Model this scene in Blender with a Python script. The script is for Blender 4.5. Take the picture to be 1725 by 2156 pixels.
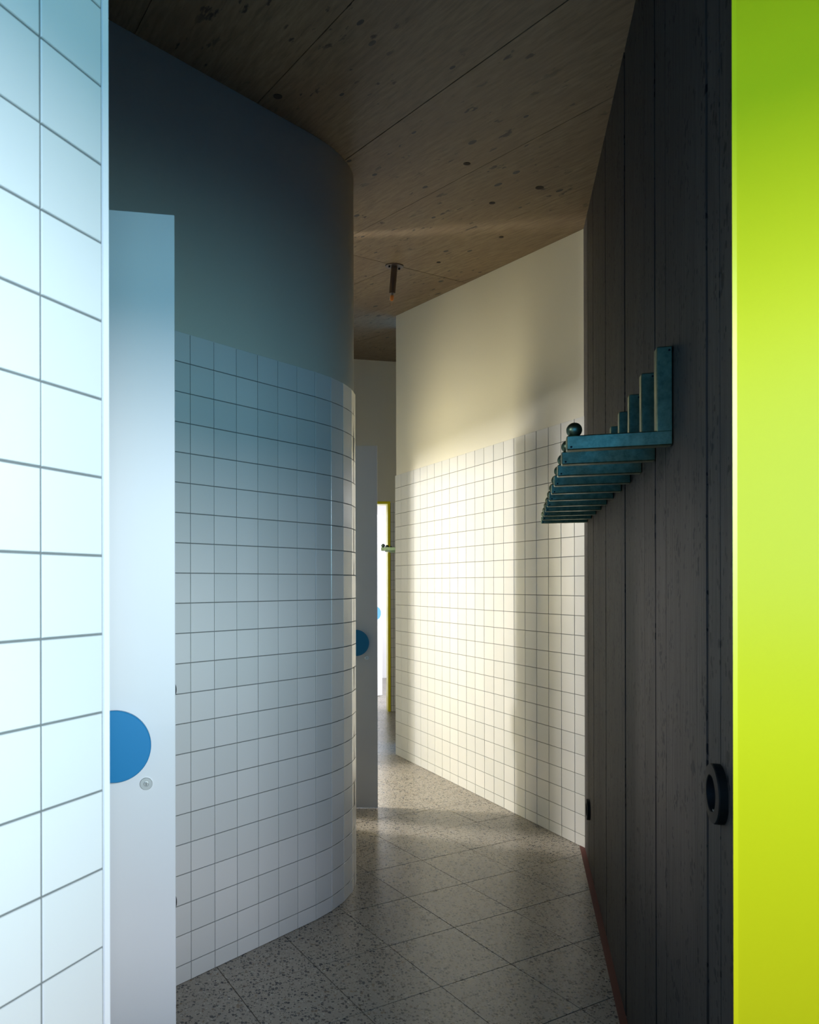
import bpy, bmesh, math, random
from mathutils import Vector, Matrix

for o in list(bpy.data.objects):
    bpy.data.objects.remove(o, do_unlink=True)
scene = bpy.context.scene
C = scene.collection
rnd = random.Random(7)
PI = math.pi

# ------------------------------------------------------------------ camera
EYE = 1.324                      # lens height above the floor (m)
FPX, PX, PY = 1530.0, 640.0, 1229.0   # focal length and principal point, 1725x2156 frame
cam_d = bpy.data.cameras.new('camera')
cam = bpy.data.objects.new('camera', cam_d)
C.objects.link(cam)
cam.location = (0, 0, EYE)
cam.rotation_euler = (PI / 2, 0.0019, 0)
cam_d.sensor_fit = 'VERTICAL'
cam_d.sensor_height = 36.0
cam_d.lens = 36.0 * FPX / 2156.0
cam_d.shift_x = (862.5 - PX) / 2156.0
cam_d.shift_y = (PY - 1078.0) / 2156.0
cam_d.clip_start = 0.02
scene.camera = cam
cam_d.dof.use_dof = True
cam_d.dof.focus_distance = 3.0
cam_d.dof.aperture_fstop = 11.0

# ------------------------------------------------------------------ view, world, lights
vs = scene.view_settings
vs.view_transform = 'Standard'
vs.look = 'None'
vs.gamma = 1.0
vs.use_curve_mapping = False
vs.exposure = 0.0

world = bpy.data.worlds.new('world')
scene.world = world
world.use_nodes = True
wb = world.node_tree.nodes['Background']
wb.inputs[0].default_value = (0.06, 0.30, 0.70, 1)
wb.inputs[1].default_value = 4.0


def area(name, loc, target, sx, sy, watts, col, spread=180):
    d = bpy.data.lights.new(name, 'AREA')
    d.shape = 'RECTANGLE'
    d.size, d.size_y, d.energy, d.color = sx, sy, watts, col
    d.spread = math.radians(spread)
    o = bpy.data.objects.new(name, d)
    C.objects.link(o)
    o.location = loc
    v = Vector(target) - Vector(loc)
    o.rotation_euler = v.to_track_quat('-Z', 'Y').to_euler()
    return o


# bright low sky outside the glazed opening behind the camera, with an added cyan fill below it to lift the upper walls
area('entrance_sky_offscreen', (2.9, -4.2, 2.85), (0.0, 0.5, 1.4), 4.0, 0.8, 490, (0.92, 0.965, 1.0))
area('entrance_cyan_fill_offscreen', (2.5, -4.2, 1.80), (0.0, 0.5, 1.8), 4.0, 1.0, 195, (0.42, 0.86, 0.95))
# low sky outside the window of the room to the left
area('window_left_room_offscreen', (-6.0, -0.43, 3.05), (-0.3, 1.28, 1.4), 0.8, 0.5, 25, (1.0, 0.93, 0.86), 60)
# daylight at the window of the side room behind the second door: sky above, added warm fill below for the upper wall
area('window_side_room_sky_offscreen', (-1.78, 4.69, 2.12), (0.6, 4.70, 0.9), 0.13, 0.32, 72, (1.0, 0.955, 0.91))
area('side_room_warm_fill_offscreen', (-1.78, 4.84, 1.36), (0.6, 4.70, 1.5), 0.60, 0.95, 56, (1.0, 0.85, 0.48))
# daylight at the window of the far room
area('window_far_room_offscreen', (2.75, 7.95, 1.5), (0.7, 8.6, 1.1), 1.2, 1.8, 105, (1.0, 0.95, 0.91))

# ------------------------------------------------------------------ geometry of the place (metres, camera foot = origin)
C0, C1, C2 = 2.7337, -0.06737, 0.12641       # sloping ceiling z = C0 + C1 x + C2 y


def ceil_z(x, y):
    return C0 + C1 * x + C2 * y


# ------------------------------------------------------------------ materials
def new_mat(name):
    m = bpy.data.materials.new(name)
    m.use_nodes = True
    nt = m.node_tree
    return m, nt, nt.nodes['Principled BSDF']


def plain(name, col, rough=0.5, metal=0.0, spec=0.5, coat=0.0, noise=0.0, bump=0.0, nscale=40):
    m, nt, b = new_mat(name)
    b.inputs['Base Color'].default_value = (*col, 1)
    b.inputs['Roughness'].default_value = rough
    b.inputs['Metallic'].default_value = metal
    b.inputs['Specular IOR Level'].default_value = spec
    b.inputs['Coat Weight'].default_value = coat
    b.inputs['Coat Roughness'].default_value = 0.1
    if noise or bump:
        g = nt.nodes.new('ShaderNodeNewGeometry')
        n = nt.nodes.new('ShaderNodeTexNoise')
        n.inputs['Scale'].default_value = nscale
        n.inputs['Detail'].default_value = 4
        nt.links.new(g.outputs['Position'], n.inputs['Vector'])
        if noise:
            r = nt.nodes.new('ShaderNodeMapRange')
            r.inputs['To Min'].default_value = 1 - noise
            r.inputs['To Max'].default_value = 1 + noise
            nt.links.new(n.outputs['Fac'], r.inputs['Value'])
            mx = nt.nodes.new('ShaderNodeMix')
            mx.data_type = 'RGBA'
            mx.blend_type = 'MULTIPLY'
            mx.inputs['Factor'].default_value = 1
            mx.inputs[6].default_value = (*col, 1)
            nt.links.new(r.outputs['Result'], mx.inputs[7])
            nt.links.new(mx.outputs[2], b.inputs['Base Color'])
        if bump:
            bp = nt.nodes.new('ShaderNodeBump')
            bp.inputs['Strength'].default_value = bump
            bp.inputs['Distance'].default_value = 0.002
            nt.links.new(n.outputs['Fac'], bp.inputs['Height'])
            nt.links.new(bp.outputs['Normal'], b.inputs['Normal'])
    return m


class NB:
    """tiny node builder"""
    def __init__(self, nt):
        self.nt = nt
        self.pos = nt.nodes.new('ShaderNodeNewGeometry').outputs['Position']

    def mapped(self, rotz=0.0, scale=(1, 1, 1)):
        r = self.nt.nodes.new('ShaderNodeMapping')
        r.vector_type = 'POINT'
        r.inputs['Rotation'].default_value = (0, 0, rotz)
        self.nt.links.new(self.pos, r.inputs['Vector'])
        s = self.nt.nodes.new('ShaderNodeMapping')
        s.inputs['Scale'].default_value = scale
        self.nt.links.new(r.outputs[0], s.inputs['Vector'])
        return s.outputs[0]

    def noise(self, vec, scale, detail=4, rough=0.55, out='Fac'):
        n = self.nt.nodes.new('ShaderNodeTexNoise')
        n.inputs['Scale'].default_value = scale
        n.inputs['Detail'].default_value = detail
        n.inputs['Roughness'].default_value = rough
        self.nt.links.new(vec, n.inputs['Vector'])
        return n.outputs[out]

    def voronoi(self, vec, scale, out='Distance', rand=1.0):
        n = self.nt.nodes.new('ShaderNodeTexVoronoi')
        n.inputs['Scale'].default_value = scale
        n.inputs['Randomness'].default_value = rand
        self.nt.links.new(vec, n.inputs['Vector'])
        return n.outputs[out]

    def ramp(self, fac, stops):
        n = self.nt.nodes.new('ShaderNodeValToRGB')
        e = n.color_ramp.elements
        while len(e) < len(stops):
            e.new(0.5)
        for el, (p, c) in zip(e, stops):
            el.position = p
            el.color = (*c, 1) if len(c) == 3 else c
        self.nt.links.new(fac, n.inputs[0])
        return n.outputs[0]

    def rng(self, fac, a, b, c, d):
        n = self.nt.nodes.new('ShaderNodeMapRange')
        for k, v in zip(('From Min', 'From Max', 'To Min', 'To Max'), (a, b, c, d)):
            n.inputs[k].default_value = v
        self.nt.links.new(fac, n.inputs['Value'])
        return n.outputs[0]

    def math(self, op, a, b):
        n = self.nt.nodes.new('ShaderNodeMath')
        n.operation = op
        for i, v in enumerate((a, b)):
            if isinstance(v, (int, float)):
                n.inputs[i].default_value = v
            else:
                self.nt.links.new(v, n.inputs[i])
        return n.outputs[0]

    def mix(self, fac, a, b, mode='MIX'):
        n = self.nt.nodes.new('ShaderNodeMix')
        n.data_type = 'RGBA'
        n.blend_type = mode
        for sock, v in ((n.inputs['Factor'], fac), (n.inputs[6], a), (n.inputs[7], b)):
            if isinstance(v, (int, float)):
                sock.default_value = v
            elif isinstance(v, tuple):
                sock.default_value = (*v, 1)
            else:
                self.nt.links.new(v, sock)
        return n.outputs[2]

    def bump(self, h, strength, dist):
        n = self.nt.nodes.new('ShaderNodeBump')
        n.inputs['Strength'].default_value = strength
        n.inputs['Distance'].default_value = dist
        self.nt.links.new(h, n.inputs['Height'])
        return n.outputs[0]


def tile_mat():
    m, nt, b = new_mat('glazed_tile')
    nb = NB(nt)
    oi = nt.nodes.new('ShaderNodeObjectInfo')
    col = nb.mix(oi.outputs['Random'], (0.72, 0.73, 0.715), (0.78, 0.78, 0.765))
    nt.links.new(col, b.inputs['Base Color'])
    b.inputs['Roughness'].default_value = 0.2
    b.inputs['Specular IOR Level'].default_value = 0.85
    h = nb.noise(nb.pos, 9.0, 2)
    nt.links.new(nb.bump(h, 0.12, 0.004), b.inputs['Normal'])
    return m


def concrete_wall_mat():
    m, nt, b = new_mat('board_marked_concrete')
    nb = NB(nt)
    rot = -(PI / 2 - math.atan2(0.958, 0.2856)) * 0
    v = nb.mapped(rot, (1, 1, 0.06))
    grain = nb.noise(v, 90, 5, 0.65)
    big = nb.noise(nb.mapped(0, (1, 1, 0.35)), 3.0, 3)
    oi = nt.nodes.new('ShaderNodeObjectInfo')
    base = nb.ramp(grain, [(0.30, (0.036, 0.033, 0.033)), (0.70, (0.078, 0.072, 0.070))])
    base = nb.mix(nb.rng(big, 0.3, 0.7, 0.75, 1.15), (0, 0, 0), base, 'MIX')
    base = nb.mix(1.0, base, nb.ramp(oi.outputs['Random'], [(0, (0.82, 0.82, 0.82)), (1, (1.1, 1.08, 1.05))]), 'MULTIPLY')
    # bug holes: small pits stretched along the boards
    pit = nb.voronoi(nb.mapped(0, (1, 1, 0.75)), 75)
    pick = nb.noise(nb.mapped(0, (1, 1, 0.5)), 24, 3, 0.7)
    thr = nb.rng(pick, 0.44, 0.66, 0.0, 0.52)
    mask = nb.math('LESS_THAN', pit, thr)
    col = nb.mix(mask, base, (0.004, 0.005, 0.008))
    nt.links.new(col, b.inputs['Base Color'])
    b.inputs['Roughness'].default_value = 0.62
    b.inputs['Specular IOR Level'].default_value = 0.35
    hh = nb.math('SUBTRACT', grain, nb.math('MULTIPLY', mask, 1.2))
    nt.links.new(nb.bump(hh, 0.5, 0.004), b.inputs['Normal'])
    return m


def ceiling_mat():
    m, nt, b = new_mat('formwork_concrete_ceiling')
    nb = NB(nt)
    ang = -math.radians(118)          # grain runs along the formwork boards
    v = nb.mapped(ang, (0.07, 1, 1))
    grain = nb.noise(v, 70, 6, 0.6)
    wide = nb.noise(nb.mapped(ang, (0.3, 1, 1)), 4.5, 4)
    oi = nt.nodes.new('ShaderNodeObjectInfo')
    base = nb.ramp(grain, [(0.30, (0.165, 0.118, 0.072)), (0.70, (0.31, 0.235, 0.15))])
    base = nb.mix(nb.rng(wide, 0.35, 0.7, 0.0, 0.55), base, (0.20, 0.13, 0.08))
    base = nb.mix(1.0, base, nb.ramp(oi.outputs['Random'], [(0, (0.88, 0.88, 0.88)), (1, (1.06, 1.05, 1.03))]), 'MULTIPLY')
    spot = nb.noise(nb.mapped(ang, (0.4, 1, 1)), 26, 3, 0.6)
    patch = nb.noise(nb.pos, 2.6, 2)
    sm = nb.math('MULTIPLY', nb.rng(spot, 0.625, 0.68, 0, 1), nb.rng(patch, 0.42, 0.56, 0, 1))
    pin = nb.math('LESS_THAN', nb.voronoi(nb.mapped(ang, (0.5, 1, 1)), 11), nb.rng(nb.noise(nb.pos, 7, 1), 0.45, 0.7, 0.0, 0.16))
    col = nb.mix(sm, base, (0.055, 0.04, 0.03))
    col = nb.mix(pin, col, (0.05, 0.045, 0.04))
    nt.links.new(col, b.inputs['Base Color'])
    b.inputs['Roughness'].default_value = 0.55
    b.inputs['Specular IOR Level'].default_value = 0.4
    nt.links.new(nb.bump(grain, 0.25, 0.003), b.inputs['Normal'])
    return m


def terrazzo_mat():
    m, nt, b = new_mat('terrazzo')
    nb = NB(nt)
    oi = nt.nodes.new('ShaderNodeObjectInfo')
    base = nb.mix(nb.noise(nb.pos, 5, 3), (0.335, 0.30, 0.25), (0.42, 0.38, 0.32))
    base = nb.mix(nb.rng(oi.outputs['Random'], 0, 1, 0.0, 0.2), base, (0.34, 0.30, 0.25))
    rust = nb.rng(nb.noise(nb.pos, 2.2, 4), 0.6, 0.72, 0, 0.35)
    base = nb.mix(rust, base, (0.36, 0.25, 0.16))
    warp = nb.noise(nb.pos, 160, 2, out='Color')
    wv = nt.nodes.new('ShaderNodeMix')
    wv.data_type = 'VECTOR'
    wv.inputs['Factor'].default_value = 0.012
    nt.links.new(nb.pos, wv.inputs[4])
    nt.links.new(warp, wv.inputs[5])
    vec = wv.outputs[1]
    d1 = nb.voronoi(vec, 95)
    c1 = nb.voronoi(vec, 95, 'Color')
    sep = nt.nodes.new('ShaderNodeSeparateColor')
    nt.links.new(c1, sep.inputs[0])
    chip = nb.math('LESS_THAN', d1, nb.rng(sep.outputs[0], 0.22, 1.0, 0.0, 0.60))
    chipc = nb.ramp(sep.outputs[1], [(0.0, (0.045, 0.045, 0.055)), (0.7, (0.10, 0.095, 0.09)), (1.0, (0.26, 0.19, 0.13))])
    col = nb.mix(chip, base, chipc)
    d2 = nb.voronoi(vec, 190)
    c2 = nb.voronoi(vec, 190, 'Color')
    sep2 = nt.nodes.new('ShaderNodeSeparateColor')
    nt.links.new(c2, sep2.inputs[0])
    chip2 = nb.math('LESS_THAN', d2, nb.rng(sep2.outputs[0], 0.35, 1.0, 0.0, 0.55))
    col = nb.mix(chip2, col, nb.ramp(sep2.outputs[1], [(0.55, (0.09, 0.085, 0.08)), (0.8, (0.55, 0.52, 0.46))]))
    nt.links.new(col, b.inputs['Base Color'])
    b.inputs['Roughness'].default_value = 0.27
    b.inputs['Specular IOR Level'].default_value = 0.4
    return m


def galv_mat():
    m, nt, b = new_mat('galvanised_steel')
    nb = NB(nt)
    n = nb.noise(nb.pos, 60, 4, 0.65)
    n2 = nb.noise(nb.pos, 14, 3)
    col = nb.ramp(n, [(0.3, (0.11, 0.165, 0.11)), (0.7, (0.22, 0.30, 0.20))])
    nt.links.new(col, b.inputs['Base Color'])
    b.inputs['Metallic'].default_value = 1.0
    nt.links.new(nb.rng(n2, 0.3, 0.7, 0.30, 0.46), b.inputs['Roughness'])
    nt.links.new(nb.bump(n, 0.08, 0.001), b.inputs['Normal'])
    return m


M = {}
M['tile'] = tile_mat()
M['grout'] = plain('grout', (0.17, 0.18, 0.175), 0.85, noise=0.15, nscale=60)
M['paint'] = plain('white_wall_paint', (0.72, 0.70, 0.60), 0.6, noise=0.02, bump=0.05, nscale=120)
M['door'] = plain('white_door_laminate', (0.68, 0.69, 0.695), 0.42)
M['trimwhite'] = plain('white_trim', (0.85, 0.85, 0.86), 0.35)
M['lime'] = plain('lime_lacquer', (0.90, 0.82, 0.010), 0.30, spec=0.5)
M['blue'] = plain('blue_lacquer', (0.0, 0.18, 0.40), 0.5)
M['steel'] = plain('brushed_steel', (0.70, 0.71, 0.69), 0.38, metal=0.75)
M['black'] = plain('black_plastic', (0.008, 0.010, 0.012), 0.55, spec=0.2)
M['concrete'] = concrete_wall_mat()
M['ceiling'] = ceiling_mat()
M['ceil_mark'] = plain('ceiling_spacer_mark', (0.06, 0.045, 0.035), 0.9)
M['terrazzo'] = terrazzo_mat()
M['floor_joint'] = plain('floor_joint', (0.075, 0.065, 0.052), 0.85)
M['redstrip'] = plain('red_brown_strip', (0.105, 0.016, 0.009), 0.6, noise=0.15, nscale=30)
M['galv'] = galv_mat()
M['lampmetal'] = plain('bronze_grey_metal', (0.16, 0.13, 0.115), 0.35, metal=0.9)
M['lampcap'] = plain('lamp_cap', (0.30, 0.30, 0.29), 0.35, metal=1.0)
M['orange'] = plain('orange_filament_post', (0.75, 0.26, 0.06), 0.5)


def glass_mat():
    m, nt, b = new_mat('clear_bulb_glass')
    b.inputs['Base Color'].default_value = (1, 1, 1, 1)
    b.inputs['Roughness'].default_value = 0.02
    b.inputs['Transmission Weight'].default_value = 1.0
    b.inputs['IOR'].default_value = 1.2
    return m


M['glass'] = glass_mat()


# ------------------------------------------------------------------ object helpers
def link(o, parent=None):
    C.objects.link(o)
    if parent is not None:
        o.parent = parent
    return o


def mesh_obj(name, bm, mat, parent=None, smooth=False):
    me = bpy.data.meshes.new(name)
    bmesh.ops.recalc_face_normals(bm, faces=bm.faces)
    bm.to_mesh(me)
    bm.free()
    me.materials.append(M[mat])
    if smooth:
        for p in me.polygons:
            p.use_smooth = True
    return link(bpy.data.objects.new(name, me), parent)


def tag(o, label=None, cat=None, group=None, kind=None):
    if label:
        o['label'] = label
    if cat:
        o['category'] = cat
    if group:
        o['group'] = group
    if kind:
        o['kind'] = kind
    return o


def struct(o, label, cat):
    return tag(o, label, cat, kind='structure')


def empty(name, loc):
    o = bpy.data.objects.new(name, None)
    o.empty_display_size = 0.05
    o.location = loc
    return link(o)


def bm_prism(bm, poly, z0, z1):
    """closed prism over a plan polygon; z0/z1 numbers or functions of (x, y)"""
    f0 = z0 if callable(z0) else (lambda x, y: z0)
    f1 = z1 if callable(z1) else (lambda x, y: z1)
    lo = [bm.verts.new((x, y, f0(x, y))) for x, y in poly]
    hi = [bm.verts.new((x, y, f1(x, y))) for x, y in poly]
    n = len(poly)
    bm.faces.new(lo[::-1])
    bm.faces.new(hi)
    for i in range(n):
        j = (i + 1) % n
        bm.faces.new((lo[i], lo[j], hi[j], hi[i]))
    return bm


def prism(name, poly, z0, z1, mat, parent=None):
    return mesh_obj(name, bm_prism(bmesh.new(), poly, z0, z1), mat, parent)


def off(p, d, n, s, t):
    """point p + s*d + t*n in plan"""
    return (p[0] + s * d[0] + t * n[0], p[1] + s * d[1] + t * n[1])


def strip_poly(p, q, n, t0, t1):
    return [off(p, (0, 0), n, 0, t0), off(q, (0, 0), n, 0, t0), off(q, (0, 0), n, 0, t1), off(p, (0, 0), n, 0, t1)]


def bm_box(bm, lo, hi, bevel=0.0, mat=None):
    vs_ = [bm.verts.new((x, y, z)) for z in (lo[2], hi[2]) for y in (lo[1], hi[1]) for x in (lo[0], hi[0])]
    fs = [(0, 2, 3, 1), (4, 5, 7, 6), (0, 1, 5, 4), (2, 6, 7, 3), (0, 4, 6, 2), (1, 3, 7, 5)]
    faces = [bm.faces.new([vs_[i] for i in f]) for f in fs]
    if mat is not None:
        bmesh.ops.transform(bm, matrix=mat, verts=vs_)
    if bevel:
        es = {e for f in faces for e in f.edges}
        bmesh.ops.bevel(bm, geom=list(es), offset=bevel, segments=1, affect='EDGES')
    return bm


def bm_lathe(bm, prof, seg=32, mat=None, cap=True):
    rings = []
    for r, z in prof:
        if r < 1e-6:
            rings.append([bm.verts.new((0, 0, z))])
        else:
            rings.append([bm.verts.new((r * math.cos(2 * PI * k / seg), r * math.sin(2 * PI * k / seg), z)) for k in range(seg)])
    for a, b in zip(rings, rings[1:]):
        for k in range(seg):
            l = (k + 1) % seg
            if len(a) == 1 and len(b) == 1:
                continue
            if len(a) == 1:
                bm.faces.new((a[0], b[k], b[l]))
            elif len(b) == 1:
                bm.faces.new((a[k], a[l], b[0]))
            else:
                bm.faces.new((a[k], a[l], b[l], b[k]))
    if cap:
        for r in (rings[0], rings[-1]):
            if len(r) > 2:
                bm.faces.new(r)
    if mat is not None:
        bmesh.ops.transform(bm, matrix=mat, verts=[v for r in rings for v in r])
    return bm


# ---- wall tiles: local x along the wall, z up, face towards -y
TH = 0.008


def tile_mesh(name, w, h):
    b = 0.0011
    J = 0.0022
    x0, x1, z0, z1 = J / 2, w - J / 2, J / 2, h - J / 2
    v = []
    for (a, c, y) in ((0, 0, TH), (b * 0.3, b * 0.3, b), (b, b, 0)):
        v += [(x0 + a * (0 if y == TH else 1), y, z0 + c * (0 if y == TH else 1)),
              (x1 - a * (0 if y == TH else 1), y, z0 + c * (0 if y == TH else 1)),
              (x1 - a * (0 if y == TH else 1), y, z1 - c * (0 if y == TH else 1)),
              (x0 + a * (0 if y == TH else 1), y, z1 - c * (0 if y == TH else 1))]
    f = []
    for r in range(2):
        for k in range(4):
            l = (k + 1) % 4
            f.append((r * 4 + k, r * 4 + l, r * 4 + 4 + l, r * 4 + 4 + k))
    f.append((8, 9, 10, 11))
    me = bpy.data.meshes.new(name)
    me.from_pydata(v, [], f)
    me.materials.append(M['tile'])
    me.update()
    return me


ROWS = [(0.0, 0.06)] + [(0.06 + 0.1 * k, 0.1) for k in range(21)]     # z of lower edge, height
TILE_TOP = 2.16
_tm = {}


def get_tile(w, h):
    k = (round(w, 4), round(h, 4))
    if k not in _tm:
        _tm[k] = tile_mesh('tile', w, h)
    return _tm[k]


def place_tiles(wall, cols, stuff_cols=()):
    """cols: list of (a, b): plan points of a tile's face, a -> b with the face on the right hand side"""
    for (a, b) in cols:
        d = Vector((b[0] - a[0], b[1] - a[1], 0))
        w = d.length
        ang = math.atan2(d.y, d.x)
        for z, h in ROWS:
            o = bpy.data.objects.new('tile', get_tile(w, h))
            o.rotation_euler = (rnd.gauss(0, 0.0016), 0, ang + rnd.gauss(0, 0.0016))
            o.location = (a[0], a[1], z)
            link(o, wall)
    if stuff_cols:
        vv, ff = [], []
        for (a, b) in stuff_cols:
            d = Vector((b[0] - a[0], b[1] - a[1], 0))
            w = d.length
            mt0 = Matrix.Rotation(math.atan2(d.y, d.x), 4, 'Z')
            for z, h in ROWS:
                me = get_tile(w, h)
                mt = Matrix.Translation((a[0], a[1], z)) @ mt0 @ Matrix.Rotation(rnd.gauss(0, 0.0016), 4, 'Z')
                n = len(vv)
                vv += [tuple(mt @ v.co) for v in me.vertices]
                ff += [tuple(i + n for i in p.vertices) for p in me.polygons]
        me = bpy.data.meshes.new('more_tiles')
        me.from_pydata(vv, [], ff)
        me.materials.append(M['tile'])
        me.update()
        o = link(bpy.data.objects.new('more_tiles', me), wall)
        o['kind'] = 'stuff'


# ------------------------------------------------------------------ floor
FO, FA, FB = (0.7042, 3.2069), (0.2690, 0.1415), (0.1415, -0.2690)    # lattice of 30 cm terrazzo slabs
fl = prism('floor', [(-2.6, -5.0), (3.2, -5.0), (3.2, 10.6), (-2.6, 10.6)], -0.12, -0.0025, 'floor_joint')
struct(fl, 'speckled terrazzo floor of square slabs with fine dark joints', 'floor')
bm = bmesh.new()
t = 0.0016
L = 0.30395
bm_box(bm, (t, t, -0.02), (L - t, L - t, 0.0))
me = bpy.data.meshes.new('slab')
bm.to_mesh(me)
bm.free()
me.materials.append(M['terrazzo'])
fang = math.atan2(FA[1], FA[0])
cand = []
for i in range(-14, 24):
    for j in range(-34, 20):
        x = FO[0] + (i + .5) * FA[0] + (j + .5) * FB[0]
        y = FO[1] + (i + .5) * FA[1] + (j + .5) * FB[1]
        if -1.4 < x < 2.7 and 0.2 < y < 10.3 and x - 0.298 * y < 0.55 and x - 0.22 * y > -1.6:
            cand.append((y, i, j))
cand.sort()
rest = []
for n_, (y, i, j) in enumerate(cand):
    if n_ >= 300:
        rest.append((i, j))
        continue
    o = bpy.data.objects.new('slab', me)
    # lattice corner with local y towards -FB
    o.location = (FO[0] + i * FA[0] + (j + 1) * FB[0], FO[1] + i * FA[1] + (j + 1) * FB[1], rnd.gauss(0, 0.00012))
    o.rotation_euler = (rnd.gauss(0, 0.0004), rnd.gauss(0, 0.0004), fang)
    link(o, fl)
vv, ff = [], []
for i, j in rest:
    mt = Matrix.Translation((FO[0] + i * FA[0] + (j + 1) * FB[0], FO[1] + i * FA[1] + (j + 1) * FB[1], 0)) @ Matrix.Rotation(fang, 4, 'Z')
    n = len(vv)
    vv += [tuple(mt @ v.co) for v in me.vertices]
    ff += [tuple(k + n for k in p.vertices) for p in me.polygons]
me2 = bpy.data.meshes.new('more_slabs')
me2.from_pydata(vv, [], ff)
me2.materials.append(M['terrazzo'])
link(bpy.data.objects.new('more_slabs', me2), fl)['kind'] = 'stuff'

# ------------------------------------------------------------------ ceiling: sloping slab with formwork panels
ce = prism('ceiling', [(-2.6, -1.2), (3.2, -1.2), (3.2, 10.6), (-2.6, 10.6)],
           lambda x, y: ceil_z(x, y) + 0.004, lambda x, y: ceil_z(x, y) + 0.25, 'ceiling')
struct(ce, 'raw sloping concrete ceiling with brown stained formwork panels', 'ceiling')
CD = (math.cos(math.radians(118)), math.sin(math.radians(118)))
CN = (CD[1], -CD[0])
for k in range(-6, 10):
    t0 = 1.594 + 0.4935 * k
    for q in range(-2, 4):
        s0 = 3.63 + 2.5 * q
        g = 0.0016
        cs = [(t0 + g, s0 + g), (t0 + 0.4935 - g, s0 + g), (t0 + 0.4935 - g, s0 + 2.5 - g), (t0 + g, s0 + 2.5 - g)]
        P = [(CN[0] * a + CD[0] * b, CN[1] * a + CD[1] * b) for a, b in cs]
        if max(p[1] for p in P) < 0.2 or min(p[1] for p in P) > 9.8 or min(p[0] for p in P) < -2.6 or max(p[0] for p in P) > 3.2:
            continue
        dz = rnd.gauss(0, 0.0006)
        prism('formwork_panel', P, lambda x, y: ceil_z(x, y) + dz, lambda x, y: ceil_z(x, y) + 0.02, 'ceiling', ce)
# grey oval spacer marks in the ceiling
up = Vector((-C1, -C2, 1)).normalized()
for (px, py, r) in ((587, 203, .016), (985, 345, .015), (1138, 396, .018), (1038, 428, .014), (925, 553, .012), (1057, 500, .012)):
    dx, dz = (px - PX) / FPX, (PY - py) / FPX
    Y = (C0 - EYE) / (dz - C1 * dx - C2)
    mt = Matrix.Translation((dx * Y, Y, ceil_z(dx * Y, Y) - 0.0012)) @ up.to_track_quat('Z', 'Y').to_matrix().to_4x4()
    mesh_obj('spacer_mark', bm_lathe(bmesh.new(), [(r, 0), (r, 0.006)], 12, mt), 'ceil_mark', ce)

# ------------------------------------------------------------------ left foreground wall (tiled)
E1 = (-0.2522, 0.9387)
U1 = (-0.4867, -0.8736)               # along the wall, back past the camera
N1 = (0.8736, -0.4867)                # face normal
T0 = off(E1, U1, N1, 0.0102, 0)       # first tile edge, beside the corner trim
wl_end = off(E1, U1, N1, 1.75, 0)
wl = prism('wall_left', strip_poly(off(E1, U1, N1, 0.002, 0), wl_end, N1, -0.008, -0.17), 0, ceil_z, 'paint')
struct(wl, 'brightly lit wall end of large-looking white square tiles beside the blue-disc door', 'wall')
prism('grout_bed', strip_poly(off(E1, U1, N1, 0.004, 0), off(E1, U1, N1, 1.6, 0), N1, -0.0018, -0.009), 0, TILE_TOP - 0.003, 'grout', wl)
prism('corner_trim', strip_poly(E1, off(E1, U1, N1, 0.0096, 0), N1, 0.0012, -0.16), 0, TILE_TOP + 0.3, 'trimwhite', wl)
cols = []
for k in range(12):
    a = off(T0, U1, N1, 0.098 * (k + 1), 0)
    b = off(T0, U1, N1, 0.098 * k, 0)
    cols.append((a, b))
place_tiles(wl, cols)

# ------------------------------------------------------------------ curved wall on the left
head = [45] * 6 + [50, 58, 66, 76, 87, 98, 108, 118, 126, 130]
P0 = (-0.3789, 2.4340)
cpts = [P0]
for a in head:
    r = math.radians(a)
    cpts.append((cpts[-1][0] + 0.1 * math.cos(r) * 1.003, cpts[-1][1] + 0.1 * math.sin(r) * 1.003))
for k in range(5):
    r = math.radians(130)
    cpts.append((cpts[-1][0] + 0.1 * math.cos(r), cpts[-1][1] + 0.1 * math.sin(r)))
pre = []
for k in range(10):                   # straight on behind the open door
    r = math.radians(45)
    pre.insert(0, (P0[0] - 0.1003 * (k + 1) * math.cos(r), P0[1] - 0.1003 * (k + 1) * math.sin(r)))
allp = pre + cpts


def offset_path(pts, t):
    """offset a polyline to its left by t"""
    out = []
    for i, p in enumerate(pts):
        a = pts[max(i - 1, 0)]
        b = pts[min(i + 1, len(pts) - 1)]
        d = Vector((b[0] - a[0], b[1] - a[1])).normalized()
        out.append((p[0] - d.y * t, p[1] + d.x * t))
    return out


def smooth_path(pts, sub=4):
    out = []
    n = len(pts)
    for i in range(n - 1):
        p0, p1, p2, p3 = (Vector(pts[max(i - 1, 0)]), Vector(pts[i]), Vector(pts[i + 1]), Vector(pts[min(i + 2, n - 1)]))
        for s in range(sub):
            t = s / sub
            out.append(tuple(0.5 * ((2 * p1) + (p2 - p0) * t + (2 * p0 - 5 * p1 + 4 * p2 - p3) * t * t + (3 * p1 - p0 - 3 * p2 + p3) * t ** 3)))
    out.append(tuple(pts[-1]))
    return out


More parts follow.
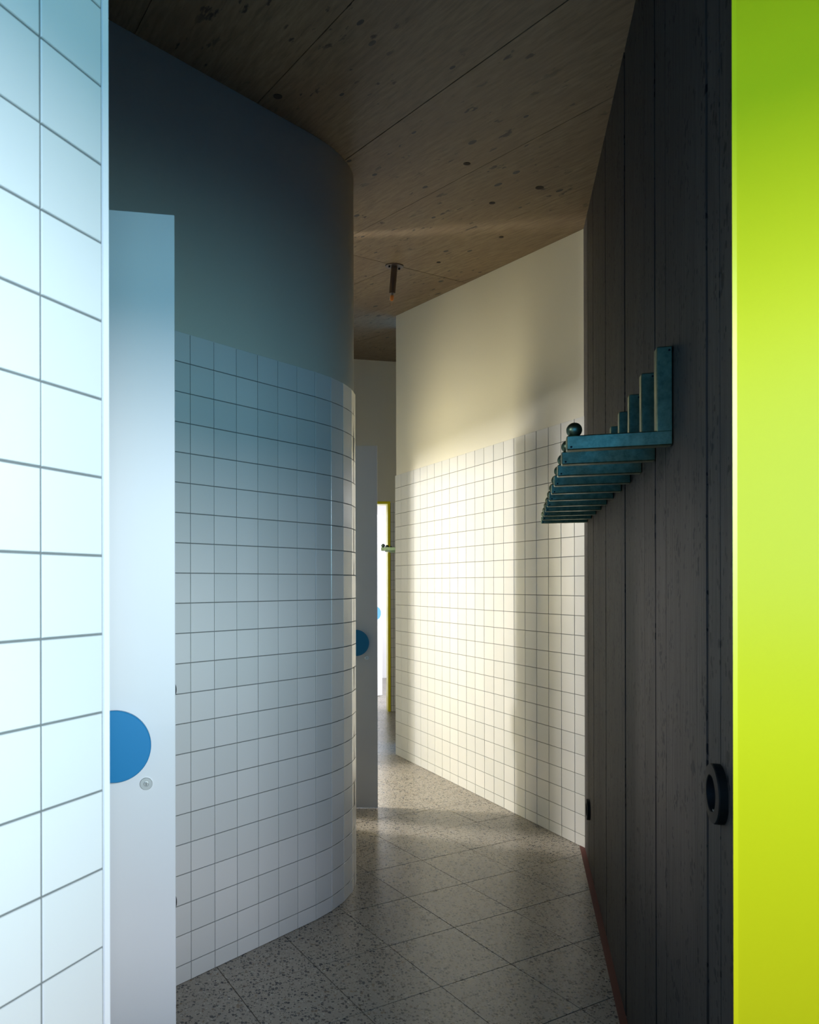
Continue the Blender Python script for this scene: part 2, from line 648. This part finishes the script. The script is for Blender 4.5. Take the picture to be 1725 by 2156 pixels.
def ribbon(name, front, back, z0, z1, mat, parent=None, smooth=False):
    bm = bmesh.new()
    f1 = z1 if callable(z1) else (lambda x, y: z1)
    n = len(front)
    A = [bm.verts.new((x, y, z0)) for x, y in front]
    B = [bm.verts.new((x, y, f1(x, y))) for x, y in front]
    D = [bm.verts.new((x, y, z0)) for x, y in back]
    E = [bm.verts.new((x, y, f1(x, y))) for x, y in back]
    ff = []
    for i in range(n - 1):
        ff.append(bm.faces.new((A[i], A[i + 1], B[i + 1], B[i])))
        bm.faces.new((D[i + 1], D[i], E[i], E[i + 1]))
        bm.faces.new((B[i], B[i + 1], E[i + 1], E[i]))
        bm.faces.new((A[i + 1], A[i], D[i], D[i + 1]))
    bm.faces.new((A[0], B[0], E[0], D[0]))
    bm.faces.new((A[-1], D[-1], E[-1], B[-1]))
    if smooth:
        for f in ff:
            f.smooth = True
    return mesh_obj(name, bm, mat, parent)


sp = smooth_path(allp)
wc = ribbon('wall_curved', offset_path(sp, 0.0085), offset_path(sp, 0.12), 0, ceil_z, 'paint', smooth=True)
struct(wc, 'rounded corridor wall with white tiles below and pale paint in bluish shade above', 'wall')
ribbon('grout_bed', offset_path(sp, 0.0022), offset_path(sp, 0.012), 0, TILE_TOP - 0.003, 'grout', wc)
ci = len(pre)
cols, more = [], []
for i in range(len(allp) - 1):
    seg = (allp[i], allp[i + 1])
    if ci - 1 <= i <= ci + 11:
        cols.append(seg)
    else:
        more.append(seg)
place_tiles(wc, cols, more)

# ------------------------------------------------------------------ right tiled wall
R0 = (0.741, 5.535)
RD = (0.3268, -0.9450)
RN = (-0.9450, -0.3268)               # faces the corridor
RA = off(R0, RD, RN, -0.101, 0)       # free end of the wall
RB = (1.409, 3.604)                   # meets the concrete wall
rlen = math.hypot(RB[0] - R0[0], RB[1] - R0[1])
wr = prism('wall_right', strip_poly(off(RA, RD, RN, 0.006, 0), off(RB, RD, RN, 0.03, 0), RN, -0.008, -0.14), 0, ceil_z, 'paint')
struct(wr, 'sunlit white tiled wall with cream painted upper half, between corridor and concrete wall', 'wall')
prism('grout_bed', strip_poly(off(RA, RD, RN, 0.003, 0), RB, RN, -0.0018, -0.009), 0, TILE_TOP - 0.003, 'grout', wr)
pitch = 0.10242
cols = []
n_full = int(rlen / pitch)
cols.append((RA, R0))
for k in range(n_full):
    cols.append((off(R0, RD, RN, pitch * k, 0), off(R0, RD, RN, pitch * (k + 1), 0)))
if rlen - n_full * pitch > 0.01:
    cols.append((off(R0, RD, RN, pitch * n_full, 0), RB))
place_tiles(wr, cols[-13:], cols[:-13])

# ------------------------------------------------------------------ concrete wall on the right: boards with joints
KD = (0.2856, 0.9583)                 # direction along the wall, away from the camera
KN = (-0.9583, 0.2856)                # face normal, into the corridor


def kp(y, t=0.0):
    x = 0.320 + 0.298 * y
    return (x + KN[0] * t, y + KN[1] * t)


wk = prism('wall_concrete', [kp(1.02, -0.012), kp(3.80, -0.012), kp(3.80, -0.20), kp(1.02, -0.20)], 0, ceil_z, 'concrete')
struct(wk, 'dark board-marked concrete wall with row of steel hooks', 'wall')
main = [1.243, 1.718, 2.215, 2.72, 3.18]
fine = [1.118, 1.163, 1.317, 1.457, 1.596, 1.869, 2.025, 2.291, 2.50, 2.95, 3.42]
ys = sorted([(y, 1) for y in main] + [(y, 0) for y in fine] + [(1.015, 0), (3.69, 0)])
for (ya, ma), (yb, mb) in zip(ys, ys[1:]):
    g0 = 0.006 if ma else 0.0005
    g1 = 0.006 if mb else 0.0005
    dt = rnd.uniform(-0.0006, 0.0006)
    # slightly wavering board edges
    nseg = 24
    bm = bmesh.new()
    fr, bk = [], []
    for i in range(nseg + 1):
        f = i / nseg
        w0 = g0 + (rnd.uniform(0, 0.004) if ma else 0)
        w1 = g1 + (rnd.uniform(0, 0.004) if mb else 0)
        pa, pb = kp(ya + w0, dt), kp(yb - w1, dt)
        qa, qb = kp(ya + w0, -0.014), kp(yb - w1, -0.014)
        row = []
        for p in (pa, pb, qb, qa):
            row.append(bm.verts.new((p[0], p[1], f * ceil_z(*p))))
        fr.append(row)
    for r0, r1 in zip(fr, fr[1:]):
        for k in range(4):
            l = (k + 1) % 4
            bm.faces.new((r0[k], r0[l], r1[l], r1[k]))
    bm.faces.new(fr[0])
    bm.faces.new(fr[-1])
    mesh_obj('concrete_board', bm, 'concrete', wk)

st = prism('trim_3', [kp(1.02, 0.0), kp(3.66, 0.0), kp(3.66, 0.023), kp(1.02, 0.023)], 0.0, 0.0035, 'redstrip')
struct(st, 'thin red-brown strip on the floor along the concrete wall', 'floor strip')

# ------------------------------------------------------------------ lime door lining beside the camera
JA = (0.6031, 1.0120)                 # far visible edge
JD = Vector((0.866, -0.50)).normalized()
JN = Vector((-JD.y, JD.x)) * -1       # towards the corridor / camera
if JN.dot(Vector((-1, -1))) < 0:
    JN = -JN
JB = (JA[0] + JD.x * 0.55, JA[1] + JD.y * 0.55)
lj = prism('trim_1', [JA, JB, (JB[0] - JN.x * 0.03, JB[1] - JN.y * 0.03), (JA[0] - JN.x * 0.03, JA[1] - JN.y * 0.03)], 0, 2.30, 'lime')
struct(lj, 'glossy lime yellow door lining beside the concrete wall', 'door frame')
# thin edge band along the far edge of the lining
ea = (JA[0] - 0.0052, JA[1] + 0.0005)
prism('edge_band', [ea, (JA[0] + 0.0005, JA[1] - 0.0006), (JA[0] + 0.034, JA[1] + 0.038), (ea[0] + 0.030, ea[1] + 0.040)], 0, 2.30, 'lime', lj)


# ------------------------------------------------------------------ doors with blue disc handles
def door(name, free, direction, width, label, handle_back=True, lock=True):
    """leaf with its free edge at plan point `free`; `direction` runs from free edge to hinge; face on the camera side"""
    d = Vector(direction).normalized()
    n = Vector((-d.y, d.x))
    if n.dot(Vector((free[0], free[1]))) > 0:
        n = -n                         # towards the camera
    th = 0.042
    a = Vector(free)
    b = a + d * width
    leaf_poly = [tuple(a), tuple(b), tuple(b - n * th), tuple(a - n * th)]
    bm = bmesh.new()
    bm_prism(bm, leaf_poly, 0.008, 2.134)
    bmesh.ops.bevel(bm, geom=list(bm.edges), offset=0.0012, segments=1, affect='EDGES')
    o = mesh_obj(name, bm, 'door')
    struct(o, label, 'door')
    for side in ((1, -1) if handle_back else (1,)):
        nn = n if side == 1 else -n
        base = a + d * 0.128 - (n * th if side == -1 else n * 0)
        rot = Vector((nn.x, nn.y, 0)).to_track_quat('Z', 'Y').to_matrix().to_4x4()
        mt = Matrix.Translation((base.x, base.y, 0.978)) @ rot
        h = mesh_obj('disc_handle', bm_lathe(bmesh.new(), [(0.0, 0.032), (0.075, 0.032), (0.0765, 0.0305), (0.0765, 0.0205), (0.075, 0.019), (0.0, 0.019)], 64, mt, cap=False), 'blue', o)
        h['label'] = 'round blue disc door handle'
        mesh_obj('stem', bm_lathe(bmesh.new(), [(0.017, -0.001), (0.017, 0.020)], 24, mt), 'steel', h, True)
        lb = a + d * 0.063 - (n * th if side == -1 else n * 0)
        ml = Matrix.Translation((lb.x, lb.y, 0.889)) @ rot
        k = mesh_obj('lock', bm_lathe(bmesh.new(), [(0.0135, -0.001), (0.0135, 0.0025), (0.0125, 0.0035), (0.0062, 0.0035), (0.0055, 0.003), (0.0, 0.003)], 40, ml, cap=False), 'steel', o)
        k['label'] = 'round steel lock rosette'
        bm = bm_lathe(bmesh.new(), [(0.0048, 0.0028), (0.0048, 0.0046), (0.0040, 0.0052), (0.0, 0.0052)], 24, ml, cap=False)
        mesh_obj('lock_cylinder', bm, 'steel', k)
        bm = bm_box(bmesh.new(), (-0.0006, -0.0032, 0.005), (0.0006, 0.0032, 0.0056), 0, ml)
        mesh_obj('key_slot_dark_bar', bm, 'black', k)  # solid black bar, the slot's shade is put into its colour
    return o


door('door_1', (-0.2825, 1.595), (-0.985, -0.171), 0.86, 'white door standing open beside the bright tiled wall end')
door('door_2', (0.432, 4.265), (-0.999, 0.02), 0.80, 'shaded grey-white door standing open behind the rounded wall')
door('door_3', (0.925, 8.58), (-0.77, -0.64), 0.86, 'brilliantly lit white door beyond the lime framed opening')

# ------------------------------------------------------------------ the far end: wall with lime framed opening
FY = 7.52
wf = prism('wall_far', [(0.895, FY + 0.008), (1.55, FY + 0.008), (1.55, FY + 0.13), (0.895, FY + 0.13)], 0, ceil_z, 'paint')
struct(wf, 'far wall of white tiles beside the narrow lime framed opening', 'wall')
prism('over_door', [(-0.25, FY + 0.008), (0.895, FY + 0.008), (0.895, FY + 0.13), (-0.25, FY + 0.13)], 2.172, ceil_z, 'paint', wf)
prism('left_pier', [(-0.25, FY + 0.008), (0.0, FY + 0.008), (0.0, FY + 0.13), (-0.25, FY + 0.13)], 0, 2.172, 'paint', wf)
prism('grout_bed', [(0.898, FY + 0.0018), (1.40, FY + 0.0018), (1.40, FY + 0.009), (0.898, FY + 0.009)], 0, TILE_TOP - 0.003, 'grout', wf)
xs = [0.899, 0.9285, 1.0285, 1.1285, 1.2285, 1.3285]
place_tiles(wf, [((xs[i], FY), (xs[i + 1], FY)) for i in range(5)])
bm = bmesh.new()
bm_box(bm, (0.869, FY - 0.006, 0), (0.896, FY + 0.14, 2.174), 0.001)
tr = mesh_obj('trim_2', bm, 'lime')
struct(tr, 'narrow lime yellow door frame at the far end of the corridor', 'door frame')
mesh_obj('frame_head', bm_box(bmesh.new(), (0.0, FY - 0.004, 2.147), (0.869, FY + 0.14, 2.174), 0.001), 'lime', tr)
mesh_obj('jamb', bm_box(bmesh.new(), (0.0, FY - 0.006, 0), (0.027, FY + 0.14, 2.147), 0.001), 'lime', tr)

# far room shell
w3 = prism('wall_far_room', [(-1.2, 10.2), (3.1, 10.2), (3.1, 10.35), (-1.2, 10.35)], 0, ceil_z, 'trimwhite')
struct(w3, 'white rear wall of the bright far room', 'wall')
prism('pier', [(0.0, 7.66), (0.09, 7.66), (0.33, 8.02), (0.24, 8.08)], 0, ceil_z, 'trimwhite', w3)
prism('side_return', [(-0.25, 7.66), (-0.10, 7.66), (-0.10, 10.2), (-0.25, 10.2)], 0, ceil_z, 'trimwhite', w3)
# right wall of the far room with a window opening
WX = 2.6
prism('side_wall', [(WX, 7.2), (WX + 0.12, 7.2), (WX + 0.12, 7.35), (WX, 7.35)], 0, ceil_z, 'trimwhite', w3)
prism('side_wall', [(WX, 8.55), (WX + 0.12, 8.55), (WX + 0.12, 10.2), (WX, 10.2)], 0, ceil_z, 'trimwhite', w3)
prism('sill_wall', [(WX, 7.35), (WX + 0.12, 7.35), (WX + 0.12, 8.55), (WX, 8.55)], 0, 0.6, 'trimwhite', w3)
prism('lintel', [(WX, 7.35), (WX + 0.12, 7.35), (WX + 0.12, 8.55), (WX, 8.55)], 2.4, ceil_z, 'trimwhite', w3)
prism('side_return', [(1.40, FY + 0.13), (WX, FY - 0.25), (WX + 0.1, FY - 0.12), (1.5, FY + 0.24)], 0, ceil_z, 'trimwhite', w3)

# second concrete wall beyond the end of the tiled wall
KX = 0.3268


def k2(y, t=0.0):
    x = 0.885 + 0.298 * (y - 6.35)
    return (x + KN[0] * t, y + KN[1] * t)


w2 = prism('wall_concrete_far', [k2(6.02), k2(7.60), k2(7.60, -0.15), k2(6.02, -0.15)], 0, ceil_z, 'concrete')
struct(w2, 'far concrete wall hidden behind the end of the sunlit tiled wall', 'wall')

# left side beyond the second door: corridor wall, side room with a narrow window
wq = prism('wall_left_far', [(-0.42, 5.04), (-0.10, FY + 0.01), (-0.25, FY + 0.01), (-0.56, 5.04)], 0, ceil_z, 'paint')
struct(wq, 'white wall of the corridor beyond the second door', 'wall')
endp = allp[-1]
ws = prism('wall_side_room', [(endp[0] - 0.02, endp[1]), (endp[0] - 0.1, endp[1] - 0.08), (-1.70, 3.70), (-1.70, 3.85)], 0, ceil_z, 'paint')
struct(ws, 'white walls of the side room behind the second door', 'wall')
prism('side_wall', [(-0.50, 5.04), (-0.50, 5.17), (-1.70, 5.75), (-1.70, 5.60)], 0, ceil_z, 'paint', ws)
SX = -1.70
prism('window_wall', [(SX, 3.70), (SX, 4.48), (SX - 0.12, 4.48), (SX - 0.12, 3.70)], 0, ceil_z, 'paint', ws)
prism('window_wall', [(SX, 5.30), (SX, 5.75), (SX - 0.12, 5.75), (SX - 0.12, 5.30)], 0, ceil_z, 'paint', ws)
prism('sill_wall', [(SX, 4.48), (SX, 5.30), (SX - 0.12, 5.30), (SX - 0.12, 4.48)], 0, 0.85, 'paint', ws)
prism('lintel', [(SX, 4.48), (SX, 5.30), (SX - 0.12, 5.30), (SX - 0.12, 4.48)], 2.4, ceil_z, 'paint', ws)
prism('over_door', [(-0.42, 4.26), (-0.42, 5.04), (-0.56, 5.04), (-0.56, 4.26)], 2.15, ceil_z, 'paint', ws)

# room with the camera: partition beyond the first door, wall behind with a wide glazed opening
wn = prism('wall_near', [(-1.13, 1.50), (-1.085, 1.72), (-1.18, 1.80), (-2.3, 1.25), (-2.3, 1.05)], 0, ceil_z, 'paint')
struct(wn, 'white partition and dark concrete walls around the entrance behind the camera', 'wall')
BY = -0.55
prism('back_wall', [(-2.3, BY), (-0.86, BY), (-0.86, BY - 0.15), (-2.3, BY - 0.15)], 0, ceil_z, 'concrete', wn)  # unseen walls made dark concrete to cut bounced light
prism('back_wall', [(1.45, BY), (2.4, BY), (2.4, BY - 0.15), (1.45, BY - 0.15)], 0, ceil_z, 'concrete', wn)
prism('lintel', [(-0.86, BY), (1.45, BY), (1.45, BY - 0.15), (-0.86, BY - 0.15)], 2.134, ceil_z, 'concrete', wn)
prism('sill_wall', [(-0.86, BY), (1.45, BY), (1.45, BY - 0.15), (-0.86, BY - 0.15)], 0, 1.18, 'concrete', wn)
prism('return_wall', [(JB[0], JB[1]), (JB[0] + 0.03, JB[1] + 0.1), (2.4, 0.6), (2.4, 0.5)], 0, ceil_z, 'concrete', wn)
prism('over_lining', [JA, JB, (JB[0] + 0.03, JB[1] + 0.05), (JA[0] + 0.05, JA[1] + 0.03)], 2.30, ceil_z, 'concrete', wn)
prism('side_wall', [(-2.3, BY - 0.15), (-2.3, 0.2), (-2.42, 0.2), (-2.42, BY - 0.15)], 0, ceil_z, 'concrete', wn)
prism('sill_wall', [(-2.3, 0.2), (-2.3, 1.05), (-2.42, 1.05), (-2.42, 0.2)], 0, 1.75, 'concrete', wn)
prism('lintel', [(-2.3, 0.2), (-2.3, 1.05), (-2.42, 1.05), (-2.42, 0.2)], 2.25, ceil_z, 'concrete', wn)
prism('side_wall', [(2.4, BY - 0.15), (2.4, 0.6), (2.52, 0.6), (2.52, BY - 0.15)], 0, ceil_z, 'concrete', wn)


# ------------------------------------------------------------------ steel wall hooks
TB = 0.031       # tube section
AL = 0.209       # arm length from the wall
VH = 0.207       # height of the upright


def make_hook():
    """local: x = out from the wall, y = along the wall, z up; origin at the lower back corner"""
    root = bpy.data.objects.new('wall_hook', None)
    root.empty_display_size = 0.05
    link(root)
    bm = bmesh.new()
    bm_box(bm, (0, -TB / 2, 0), (AL, TB / 2, TB), 0.0022)
    mesh_obj('arm', bm, 'galv', root)
    bm = bmesh.new()
    bm_box(bm, (0, -TB / 2, TB * 0.9), (TB, TB / 2, VH), 0.0022)
    mesh_obj('upright', bm, 'galv', root)
    bm = bmesh.new()
    bmesh.ops.create_uvsphere(bm, u_segments=32, v_segments=18, radius=0.0165,
                              matrix=Matrix.Translation((AL - 0.0165, 0, TB + 0.0140)))
    mesh_obj('ball', bm, 'galv', root, True)
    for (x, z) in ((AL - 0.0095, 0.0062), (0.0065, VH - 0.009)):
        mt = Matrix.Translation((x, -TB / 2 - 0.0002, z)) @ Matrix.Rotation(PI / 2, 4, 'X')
        mesh_obj('drain_hole_dark_disc', bm_lathe(bmesh.new(), [(0.0024, -0.002), (0.0024, 0.0002)], 14, mt), 'black', root)  # solid black disc, its colour stands in for the shade in a hole
    return root


def copy_tree(o, parent=None):
    c = o.copy()
    C.objects.link(c)
    c.parent = parent
    for ch in o.children:
        copy_tree(ch, c)
    return c


ORD = ['first', 'second', 'third', 'fourth', 'fifth', 'sixth', 'seventh', 'eighth', 'ninth', 'tenth', 'eleventh']
hook0 = make_hook()
kang = math.atan2(KN[1], KN[0])
for i in range(11):
    o = hook0 if i == 0 else copy_tree(hook0)
    y = 1.514 + 0.1925 * i
    p = kp(y + 0.0155, 0.001)
    o.location = (p[0], p[1], 1.6125)
    # local x -> wall normal; local y -> along the wall away from the camera (mirror handled by symmetry of the tube)
    o.rotation_euler = (0, 0, kang)
    tag(o, 'galvanised steel wall hook with ball tip, %s in the row from the lime door lining' % ORD[i], 'hook', 'steel hooks along the concrete wall')
# black discs drawn for the drain holes must face the camera: local -y after rotation points away, so turn the discs to the other side
for o in [h for h in bpy.data.objects if h.name.startswith('drain_hole_dark_disc')]:
    o.scale.y = -1
for i in range(3):
    o = copy_tree(hook0)
    y = 6.35 + 0.1925 * i
    p = k2(y, 0.001)
    o.location = (p[0], p[1], 1.6125)
    tag(o, 'small pale steel hook, %s in the far row beyond the sunlit tiled wall' % ORD[i], 'hook', 'far hooks before the bright doorway')


# ------------------------------------------------------------------ round black sockets
def socket(p, n, z, label):
    root = empty('wall_socket', (p[0], p[1], z))
    rot = Vector((n[0], n[1], 0)).to_track_quat('Z', 'Y').to_matrix().to_4x4()
    R = 0.0475
    mesh_obj('housing', bm_lathe(bmesh.new(), [(R, -0.004), (R, 0.0115), (R - 0.0012, 0.0135), (0.030, 0.0145), (0.029, 0.0135), (0.0275, -0.002)], 56, rot, cap=False), 'black', root)
    mesh_obj('insert', bm_lathe(bmesh.new(), [(0.029, -0.003), (0.029, 0.0005), (0.006, 0.001), (0.0, 0.001)], 40, rot, cap=False), 'black', root)
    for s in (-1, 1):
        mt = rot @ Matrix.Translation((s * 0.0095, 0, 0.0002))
        mesh_obj('pin_hole_dark_disc', bm_lathe(bmesh.new(), [(0.0026, 0), (0.0026, 0.0012)], 14, mt), 'black', root)  # raised disc coloured black to read as a shaded hole
        m2 = rot @ Matrix.Translation((0, s * 0.0268, 0.005))
        mesh_obj('earth_clip', bm_box(bmesh.new(), (-0.003, -0.0012, -0.005), (0.003, 0.0012, 0.006), 0, m2), 'steel', root)
    tag(root, label, 'socket', 'round black wall sockets')
    return root


socket(kp(1.163, 0.0), KN, 0.986, 'round black socket on the concrete wall beside the lime door lining')
socket(kp(3.38, 0.0), KN, 0.271, 'round black socket low on the concrete wall beside the tiled corner')
cn = (math.sin(PI / 4), -math.cos(PI / 4))
cp = (-0.4595, 2.3534)
for z, lab in ((0.978, 'round black switch at handle height on the tiled wall, mostly behind the open white door'),
               (0.285, 'round black socket low on the tiled wall, mostly behind the open white door')):
    socket((cp[0], cp[1]), cn, z, lab)

# ------------------------------------------------------------------ bare bulb ceiling lamp, square to the sloping ceiling
lx, ly = 0.5540, 4.4150
lamp = empty('ceiling_lamp', (lx, ly, ceil_z(lx, ly)))
tag(lamp, 'unlit bare bulb on a short dark metal tube under the concrete ceiling', 'lamp')
down = Vector((C1, C2, -1)).normalized()
lr = down.to_track_quat('Z', 'Y').to_matrix().to_4x4()
mesh_obj('ceiling_plate', bm_lathe(bmesh.new(), [(0.0, -0.002), (0.0555, -0.002), (0.0555, 0.005), (0.054, 0.0065), (0.0, 0.0065)], 48, lr, cap=False), 'lampmetal', lamp)
bm = bmesh.new()
for a in range(2):          # split tube: two half shells with a dark slot between
    pts = []
    for k in range(13):
        th = -0.47 * PI + 0.94 * PI * k / 12 + a * PI
        pts.append((0.0192 * math.cos(th), 0.0192 * math.sin(th)))
    bm_prism(bm, pts, 0.006, 0.162)
bmesh.ops.transform(bm, matrix=lr @ Matrix.Rotation(math.radians(-75), 4, 'Z'), verts=bm.verts)
mesh_obj('tube', bm, 'lampmetal', lamp)
for s in (-1, 1):
    mt = lr @ Matrix.Translation((s * 0.036, 0, 0.0065))
    mesh_obj('screw', bm_lathe(bmesh.new(), [(0.0062, -0.001), (0.0062, 0.008), (0.004, 0.010), (0.0, 0.010)], 16, mt, cap=False), 'black', lamp)
mesh_obj('bulb_cap', bm_lathe(bmesh.new(), [(0.006, 0.160), (0.0075, 0.164), (0.0075, 0.172), (0.0, 0.172)], 20, lr, cap=False), 'lampcap', lamp)
bulb = mesh_obj('bulb', bm_lathe(bmesh.new(), [(0.0075, 0.170), (0.011, 0.178), (0.0135, 0.190), (0.0135, 0.206), (0.010, 0.222), (0.005, 0.229), (0.0, 0.231)], 28, lr, cap=False), 'glass', lamp, True)
mesh_obj('filament_post', bm_lathe(bmesh.new(), [(0.0, 0.171), (0.0075, 0.173), (0.0095, 0.182), (0.0095, 0.198), (0.005, 0.206), (0.0, 0.207)], 20, lr, cap=False), 'orange', bulb, True)
